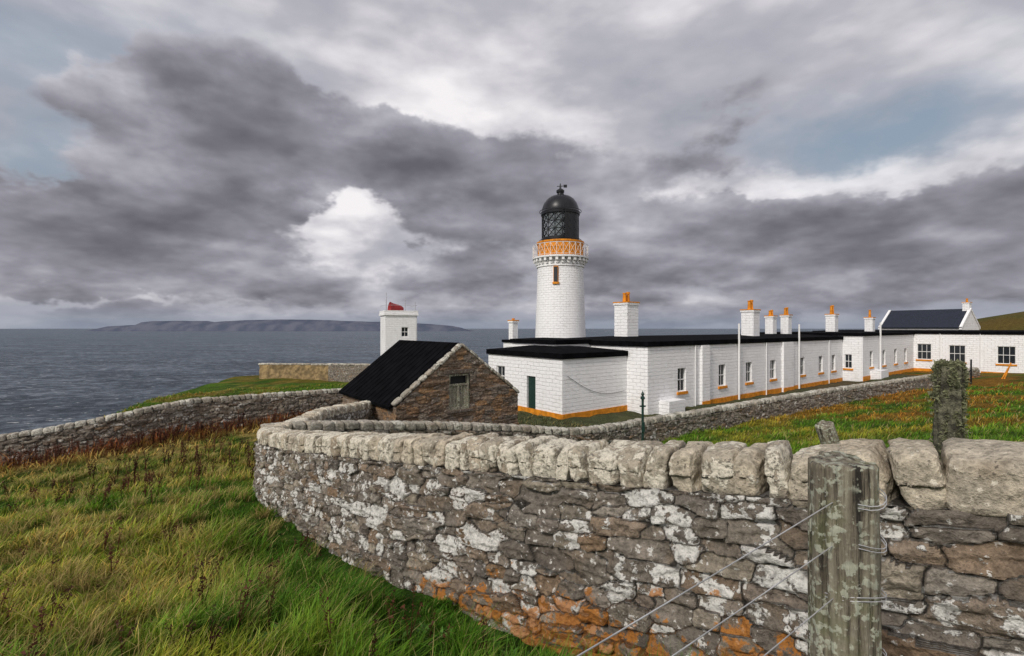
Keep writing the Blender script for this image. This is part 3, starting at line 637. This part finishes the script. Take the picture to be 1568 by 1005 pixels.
post('fence_post',(1.12,1.62,-1.95),.100,1.50,(0,-.01),3,110,110)
mp=post('fence_post',(4.5,5.0,-2.2),.115,1.8,(.02,.0),5,50,40,mosswood,.05)
post('fence_post',(4.25,6.0,-2.3),.10,1.22,(.1,-.38),6,40,30)
post('fence_post',(-2.55,-.9,-2.1),.09,1.5,(0,0),8,40,30)
r_=np.random.default_rng(9);k=9000;tz_=1.8-np.abs(r_.normal(0,.45,k));ok=tz_>.3;tz_=tz_[ok];k=len(tz_);ta=r_.uniform(0,2*np.pi,k)
clump=fbm(np.cos(ta)*2,np.sin(ta)*2,tz_*6,3);ok=clump>.45;tz_=tz_[ok];ta=ta[ok];clump=clump[ok];k=len(tz_)
rad=.10+.14*(clump-.42)*r_.random(k)*2;top=r_.random(k)<.25;rad[top]=r_.uniform(0,.12,top.sum());tz_[top]=1.8+r_.uniform(-.01,.05,top.sum())
c=np.stack([rad*np.cos(ta),rad*np.sin(ta),tz_],-1);tv=c[:,None,:]+r_.normal(0,.013,(k,3,3))
lc=np.array([.22,.23,.13])*r_.uniform(.4,1.5,(k,1))
LICH=(tv.reshape(-1,3),np.arange(k*3).reshape(-1,3),np.repeat(lc,3,0))
fw=empty('wire_fence',(1.12,1.62,-1.0));mb=MB();o=Vector((1.12,1.62,-1.0))
for zz,ze_ in((-.56,-.72),(-.70,-.80),(-.87,-.98),(-1.08,-1.18),(-1.28,-1.38)):
    p=Vector((1.04,1.56,zz));q=Vector((-2.5,-.85,ze_));prev=p
    for k in range(1,25):
        t=k/24;c=p.lerp(q,t)+Vector((0,0,-.05*math.sin(math.pi*t)));mb.bar(prev-o,c-o,.0018,5);prev=c
    for w_ in range(2):
        z=zz+.012*w_;pr=None
        for k in range(25):
            a=2*math.pi*k/24;c=Vector((1.122+.106*math.cos(a),1.62+.106*math.sin(a),z+.012*math.sin(a*2+zz*9)))
            if pr is not None:mb.bar(pr-o,c-o,.0017,5)
            pr=c
mb.obj('wires',M['metal'],fw)
e=empty('garden_pole',(5.3,19.6,-5.3));mb=MB();mb.bar((0,0,-.2),(0,0,2.45),.05,10);mb.lathe([(.05,2.4),(.09,2.42),(.09,2.5),(.04,2.55),(.07,2.62),(.03,2.7),(.0,2.78)],10);mb.box(-.12,.12,-.03,.03,2.1,2.16);mb.box(-.06,.06,-.1,-.04,1.1,1.5);mb.obj('pole',M['greenp'],e)
e=empty('marker_pole',(38,40,-4.6));mb=MB();mb.bar((0,0,-.5),(0,0,2.0),.06,8);mb.bar((.0,0,1.2),(-.5,.2,.2),.03,6);mb.obj('pole',M['blackp'],e)
e=empty('marker_pole',(40.5,40,-4.6));mb=MB();mb.bar((0,0,-.2),(.9,.1,1.7),.05,8);mb.bar((-.2,.1,-.2),(.7,.0,1.5),.04,8);mb.obj('pole',M['orange'],e)
# ------------------------------------------------------------------ grass
def blades(name,x,y,h,w,col,lean,matl,seed=1,wind=-.15):
    r=np.random.default_rng(seed);n_=len(x);z=terr(x,y)-.015
    a=r.uniform(0,np.pi*2,n_);sx=np.cos(a)*w*.5;sy=np.sin(a)*w*.5
    la=r.normal(0,1.15,n_)+wind+3.0*(fbm(x*1.5,y*1.5,0*x+3,2)-.5);L=lean*r.uniform(.2,1.5,n_);dx=np.cos(la)*L*h;dy=np.sin(la)*L*h
    hz=h*np.sqrt(np.clip(1-.45*np.clip(L,0,1.3)**2,.15,1))
    V=np.zeros((n_,5,3),np.float32)
    V[:,0]=np.stack([x-sx,y-sy,z],-1);V[:,1]=np.stack([x+sx,y+sy,z],-1)
    V[:,2]=np.stack([x-sx*.8+dx*.35,y-sy*.8+dy*.35,z+hz*.62],-1);V[:,3]=np.stack([x+sx*.8+dx*.35,y+sy*.8+dy*.35,z+hz*.62],-1)
    V[:,4]=np.stack([x+dx,y+dy,z+hz],-1)
    b0=(np.arange(n_)*5)[:,None];Fc=np.concatenate([b0+[0,1,3],b0+[0,3,2],b0+[2,3,4]],0)
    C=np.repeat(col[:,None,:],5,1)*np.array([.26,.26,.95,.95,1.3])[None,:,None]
    return mesh_np(name,V.reshape(-1,3),Fc,matl,cols=C.reshape(-1,3),smooth=False)
m=bpy.data.materials.new('grass_blades');m.use_nodes=True;n=NT(m.node_tree);b=m.node_tree.nodes['Principled BSDF'];col=n.attr('Col','Color')
n.put(b.inputs['Base Color'],col);b.inputs['Roughness'].default_value=.55;b.inputs['Specular IOR Level'].default_value=.2
tr=n.new('ShaderNodeBsdfTranslucent');n.put(tr.inputs[0],col);mx=n.new('ShaderNodeMixShader');mx.inputs[0].default_value=.35
n.l.new(b.outputs[0],mx.inputs[1]);n.l.new(tr.outputs[0],mx.inputs[2]);n.l.new(mx.outputs[0],m.node_tree.nodes['Material Output'].inputs[0]);M['blade']=m
mesh_np('lichen_beard',LICH[0],LICH[1],m,cols=LICH[2],smooth=False,parent=mp)
NB=520000
az=rng.uniform(-math.radians(62),math.radians(62),NB);r=1.3*(52/1.3)**rng.random(NB)
x=np.sin(az)*r;y=np.cos(az)*r
a_,b_=x-3.05,y-29.3;xl=.794*a_+.608*b_;yl=-.608*a_+.794*b_
keep=~((xl>-.3)&(yl>-3.9)&(xl<70)&(yl<16))
cl=FW+np.array([.19,.17]);keep&=~(distpoly(x,y,cl)<.22)
tz=terr(x,y);keep&=tz>-9
x=x[keep];y=y[keep];r=r[keep]
tuft=fbm(x*3.0,y*3.0,0*x,3);keepp=rng.random(len(x))<.22+1.4*sstep(.38,.58,tuft);x=x[keepp];y=y[keepp];r=r[keepp];tuft=tuft[keepp]
j=rng.normal(0,.13,len(x));col=ground_col(x,y,j)
col*=rng.uniform(.5,1.5,(len(x),1));col[:,0]*=rng.uniform(.8,1.3,len(x));col*=(.65+.65*sstep(.4,.65,tuft))[:,None]
sr=rng.random(len(x))<.07;col[sr]=np.array([.46,.37,.15])*rng.uniform(.6,1.2,(sr.sum(),1))
h=(.045+.14*sstep(.38,.65,tuft))*rng.uniform(.6,1.5,len(x));dl=distpoly(x,y,leftwall);h*=1+1.3*sstep(4,1,dl);h[r>14]*=1.15
wp=distpoly(x,y,FW);h*=1+.9*sstep(2.4,1.2,wp)*sstep(.5,1.1,wp)*(y<9);h*=1-.5*sstep(.8,.3,wp)*(y<9)
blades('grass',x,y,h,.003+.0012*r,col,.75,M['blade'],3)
cx=[];cy=[]
for k in range(620):
    a=random.uniform(-1.0,.05);rr=random.uniform(2.5,22);X=math.sin(a)*rr;Y=math.cos(a)*rr
    if X>-1.5 and Y>3:continue
    cx.append(X);cy.append(Y)
cx=np.array(cx);cy=np.array(cy);k=60;x=np.repeat(cx,k)+rng.normal(0,.07,len(cx)*k);y=np.repeat(cy,k)+rng.normal(0,.07,len(cx)*k);r=np.hypot(x,y)
kk=(distpoly(x,y,cl)>.5);x=x[kk];y=y[kk];r=r[kk]
cc=np.array([.54,.42,.16])*rng.uniform(.55,1.2,(len(x),1));gm=rng.random(len(x))<.35;cc[gm]=np.array([.22,.27,.04])
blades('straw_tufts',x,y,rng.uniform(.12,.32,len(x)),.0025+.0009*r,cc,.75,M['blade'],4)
V=[];Fc=[];C=[]
def tri(a,b2,c,cl_):
    i=len(V);V.extend([a,b2,c]);Fc.append((i,i+1,i+2));C.extend([cl_]*3)
rd=random.Random(5);pl=[]
for k in range(60):
    a=rd.uniform(-.85,-.05);rr=rd.uniform(3.0,9);pl.append((math.sin(a)*rr,math.cos(a)*rr))
for k in range(100):pl.append((rd.uniform(-13,-6.8),rd.uniform(10,19)))
for k in range(210):
    t=rd.random();i=rd.randint(0,3);p=leftwall[i]*(1-t)+leftwall[i+1]*t;pl.append((p[0]+rd.uniform(.2,2.4),p[1]-rd.uniform(.3,2.4)))
for (X,Y) in pl:
    if float(distpoly(np.array(X),np.array(Y),FW))<.5:continue
    z=float(terr(np.array([X]),np.array([Y]))[0]);H=rd.uniform(.4,.72)*(1.25 if Y>14 else .85);w=.003+.0005*Y;lx=rd.uniform(-.05,.2)
    colr=np.array([.08,.03,.018])*rd.uniform(.5,1.6)
    for br in range(rd.randint(2,4)):
        ox=rd.uniform(-.12,.12);h0=z+H*rd.uniform(0,.4);h1=z+H*rd.uniform(.75,1.05);P0=np.array([X+lx*.3,Y,z if br==0 else h0]);P1=np.array([X+lx+ox,Y+rd.uniform(-.08,.08),h1])
        for s in((w,0,0),(0,w,0)):
            s=np.array(s);tri(P0-s,P0+s,P1,colr)
        for q in range(20):
            t=rd.uniform(.4,1);c=P0*(1-t)+P1*t+np.array([rd.gauss(0,.009),rd.gauss(0,.009),rd.gauss(0,.01)]);e_=w*1.5+.002
            dd=[np.array([rd.gauss(0,e_),rd.gauss(0,e_),rd.gauss(0,e_)]) for _ in range(3)];tri(c+dd[0],c+dd[1],c+dd[2],colr*rd.uniform(.6,1.5))
mesh_np('dock_plants',np.array(V),np.array(Fc),M['blade'],cols=np.array(C),smooth=False)
V=[];Fc=[];C=[]
for k in range(60):
    a=rd.uniform(-.5,.12);rr=rd.uniform(2.6,4.4);X=math.sin(a)*rr;Y=math.cos(a)*rr
    if float(distpoly(np.array(X),np.array(Y),FW))<.4:continue
    z=float(terr(np.array([X]),np.array([Y]))[0])+.07
    for q in range(rd.randint(4,8)):
        t=rd.uniform(0,6.28);L_=rd.uniform(.05,.11);w=L_*.18;d=np.array([math.cos(t),math.sin(t),rd.uniform(.2,.9)]);s=np.array([-math.sin(t),math.cos(t),0])*w
        p=np.array([X,Y,z]);c=np.array([.08,.17,.03])*rd.uniform(.6,1.5);mid=p+d*L_*.5;tip=p+d*L_*np.array([1,1,.8]);dn=np.array([0,0,-.006]);tri(p,mid-s,mid+dn,c);tri(p,mid+dn,mid+s,c);tri(mid-s,tip,mid+dn,c);tri(mid+dn,tip,mid+s,c)
mesh_np('broadleaf_weeds',np.array(V),np.array(Fc),M['blade'],cols=np.array(C),smooth=False)
# ------------------------------------------------------------------ sea and island
m,n,b=mat('sea_water');tc=n.new('ShaderNodeTexCoord').outputs['Object']
wv=n.noise(n.vm('MULTIPLY',tc,(1,1.3,1)),.045,8,.74);w2=n.noise(n.vm('MULTIPLY',tc,(.5,1.2,1)),.008,5,.6);w3=n.noise(n.vm('MULTIPLY',tc,(.30,1.0,1)),.0012,4)
f=n.m('ADD',n.m('MULTIPLY',wv,.75),n.m('MULTIPLY',w2,.25))
c=n.ramp(f,[(.41,(.018,.03,.046)),(.5,(.070,.095,.125)),(.59,(.20,.235,.28))]);c=n.mix(n.m('MULTIPLY',n.ss(w3,.42,.6),.35),c,(.095,.125,.165))
cap=n.m('MULTIPLY',n.ss(n.noise(n.vm('MULTIPLY',tc,(.7,1.2,1)),.10,5,.7),.62,.655),.8);c=n.mix(cap,c,(.7,.72,.75))
n.put(b.inputs['Base Color'],c);b.inputs['Roughness'].default_value=.5;b.inputs['Specular IOR Level'].default_value=.22
n.put(b.inputs['Normal'],n.bump(wv,1,12.0))
R_=70000;mb=MB();mb.poly([(-R_,-R_,-95),(R_,-R_,-95),(R_,R_,-95),(-R_,R_,-95)]);mb.obj('sea',m)
pr=[(126,506),(134,501),(142,498.5),(160,497.5),(188,496),(196,492),(215,490),(250,489.6),(300,489.8),(312,491.5),(330,490),(360,488.5),(420,487.5),(480,488),(510,489.5),(545,490.5),(600,492),(650,494.5),(690,498),(705,501),(720,506.3)]
yI=14000;us=np.arange(126,722,2);vs=np.interp(us,[p[0] for p in pr],[p[1] for p in pr])+.8*(fbm(us*.05,us*0,us*0,4)-.5)
V=[];Fc=[]
for i,(u,v) in enumerate(zip(us,vs)):
    X=(u-784)/F*yI;Z=max(-97,(501-v)/F*yI);V+=[(X,yI,-97),(X,yI+120,(Z-96)*.5),(X,yI+500,Z),(X,yI+2500,-97)]
for i in range(len(us)-1):
    for k in range(3):Fc.append((i*4+k,i*4+4+k,i*4+5+k,i*4+1+k))
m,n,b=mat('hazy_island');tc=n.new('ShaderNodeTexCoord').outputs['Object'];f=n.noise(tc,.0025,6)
n.put(b.inputs['Base Color'],n.mix(n.ss(f,.35,.65),(.075,.088,.125),(.12,.127,.165)));b.inputs['Roughness'].default_value=1;b.inputs['Specular IOR Level'].default_value=0  # aerial haze painted into the base colour
mesh_np('distant_island',np.array(V),np.array(Fc),m)
# ------------------------------------------------------------------ sky
w=bpy.data.worlds.new('World');scn.world=w;w.use_nodes=True;n=NT(w.node_tree);bg=w.node_tree.nodes['Background']
try:w.cycles.sampling_method='MANUAL';w.cycles.sample_map_resolution=512
except Exception:pass
SAZ=math.radians(-140);SEL=math.radians(38)
sky=n.new('ShaderNodeTexSky',sky_type='NISHITA');sky.sun_disc=False;sky.sun_elevation=SEL;sky.sun_rotation=SAZ%(2*math.pi);sky.air_density=1.5
g=n.new('ShaderNodeTexCoord').outputs['Generated'];x,y,z=n.sep(g)[:3]
el=n.m('DIVIDE',z,n.m('SQRT',n.m('ADD',n.m('ADD',n.m('MULTIPLY',x,x),n.m('MULTIPLY',y,y)),.0001)))
azn=n.m('ARCTAN2',x,y)
hl=n.m('LOGARITHM',n.m('ADD',n.m('MAXIMUM',el,0),.18),math.e)
xyf=n.m('DIVIDE',1.5,n.m('ADD',n.m('MAXIMUM',el,0),.42))
P=n.xyz(n.m('MULTIPLY',x,xyf),n.m('MULTIPLY',y,xyf),n.m('MULTIPLY',hl,1.2))
n1=n.noise(P,1.7,8,.50);n2=n.noise(n.vm('ADD',P,(.02,-.02,.13)),1.7,4,.50);n3=n.noise(n.vm('ADD',P,(5,8,2)),3.6,7,.55);n4=n.noise(n.vm('ADD',P,(15,1,7)),1.0,4,.5,.6)
dn=n.new('ShaderNodeTexNoise');n.put(dn.inputs['Vector'],n.vm('MULTIPLY',g,(1,1,1.5)));dn.inputs['Scale'].default_value=5;dn.inputs['Detail'].default_value=5;dn.inputs['Roughness'].default_value=.58
E2=n.vm('ADD',n.xyz(azn,el,0),n.vm('MULTIPLY',n.vm('SUBTRACT',dn.outputs['Color'],(.5,.5,.5)),(.42,.26,0)))
def gs(u,v,su,sv,amp):
    a0=math.atan((u-784)/F);e0=(501-v)/F*math.cos(a0);sa_=su/F*math.cos(a0)**2;se=sv/F*math.cos(a0)
    q=n.vm('MULTIPLY_ADD',E2,(1/sa_,1/se,0),c=(-a0/sa_,-e0/se,0))
    return n.m('MULTIPLY',n.m('POWER',math.exp(-.5),n.vm('DOT_PRODUCT',q,q)),amp)
def total(L):
    r_=L[0]
    for q in L[1:]:r_=n.m('ADD',r_,q)
    return r_
dens=total([gs(330,190,130,75,.40),gs(590,220,110,48,.24),gs(740,280,110,40,.16),gs(950,225,140,45,.20),gs(1060,320,160,55,.16),gs(90,350,160,50,.24),gs(400,310,120,30,.05),
 gs(510,345,60,28,-.34),gs(630,388,50,12,-.16),gs(720,130,120,60,-.30),gs(520,60,190,60,-.22),gs(1290,262,190,20,-.36),gs(1370,370,260,50,.26),gs(150,450,220,8,-.14),gs(1000,40,420,80,-.24),gs(650,420,600,34,.14),gs(1330,190,170,50,-.34),gs(60,90,150,90,-.3),gs(60,260,120,30,-.22)])
dens=total([n1,n.m('MULTIPLY',n.m('SUBTRACT',n3,.5),.24),dens,.01])
mask=n.ss(dens,.46,.60)
lit=n.m('MULTIPLY',n.m('SUBTRACT',n1,n2),1.9)
under=total([n.m('MULTIPLY',n.m('SUBTRACT',dens,.50),-.85),lit,n.m('MULTIPLY',n.m('SUBTRACT',n3,.5),.22),.58])
cum=n.ramp(under,[(.05,(.13,.127,.15)),(.25,(.19,.187,.215)),(.45,(.29,.286,.33)),(.65,(.44,.435,.485)),(.9,(.76,.745,.78))])
ht=total([n.m('MULTIPLY',n.m('SUBTRACT',n4,.5),1.0),n.m('MULTIPLY',n.m('SUBTRACT',n3,.5),.4),lit,gs(500,345,90,40,.35),gs(720,150,120,70,.28),gs(1290,265,190,22,.45),.54])
back=n.ss(y,.1,-.5);ht=n.m('ADD',ht,n.m('MULTIPLY',back,.42))  # unseen sky behind the camera brightened as an added key light
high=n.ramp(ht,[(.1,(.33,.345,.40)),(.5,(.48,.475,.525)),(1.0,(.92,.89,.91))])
blue=total([gs(1330,205,130,34,.85),gs(1500,120,160,60,.5),gs(60,265,130,35,.8),gs(60,80,160,90,.6),gs(140,210,60,60,.3),gs(250,60,120,60,.35)])
skyc=n.mix(.78,sky.outputs[0],(2.5,3.2,4.1));
bm=n.m('MULTIPLY',n.m('MULTIPLY',blue,n.ss(n4,.64,.38),clamp=True),.9)
base=n.mix(bm,n.vm('SCALE',high,None,10.0),skyc)
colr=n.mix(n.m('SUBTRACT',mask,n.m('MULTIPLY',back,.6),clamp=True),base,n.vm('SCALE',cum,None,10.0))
hz=n.m('MULTIPLY',n.ss(el,.05,.0),.7);colr=n.mix(hz,colr,(2.4,2.8,3.6))
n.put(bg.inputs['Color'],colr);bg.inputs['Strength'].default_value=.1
sd=bpy.data.lights.new('sun','SUN');sd.energy=2.5;sd.angle=math.radians(9);sd.color=(1,.94,.86);so=bpy.data.objects.new('sun',sd);scn.collection.objects.link(so)
d=Vector((math.sin(SAZ)*math.cos(SEL),math.cos(SAZ)*math.cos(SEL),math.sin(SEL)));so.rotation_euler=d.to_track_quat('Z','Y').to_euler();so.location=(-20,-20,30)
# ------------------------------------------------------------------ camera
cd=bpy.data.cameras.new('camera');cd.lens=36*F/1568;cd.sensor_width=36;cd.clip_end=150000;cd.clip_start=.05
co=bpy.data.objects.new('camera',cd);co.location=(0,0,0);co.rotation_euler=(math.radians(90),0,0);scn.collection.objects.link(co);scn.camera=co
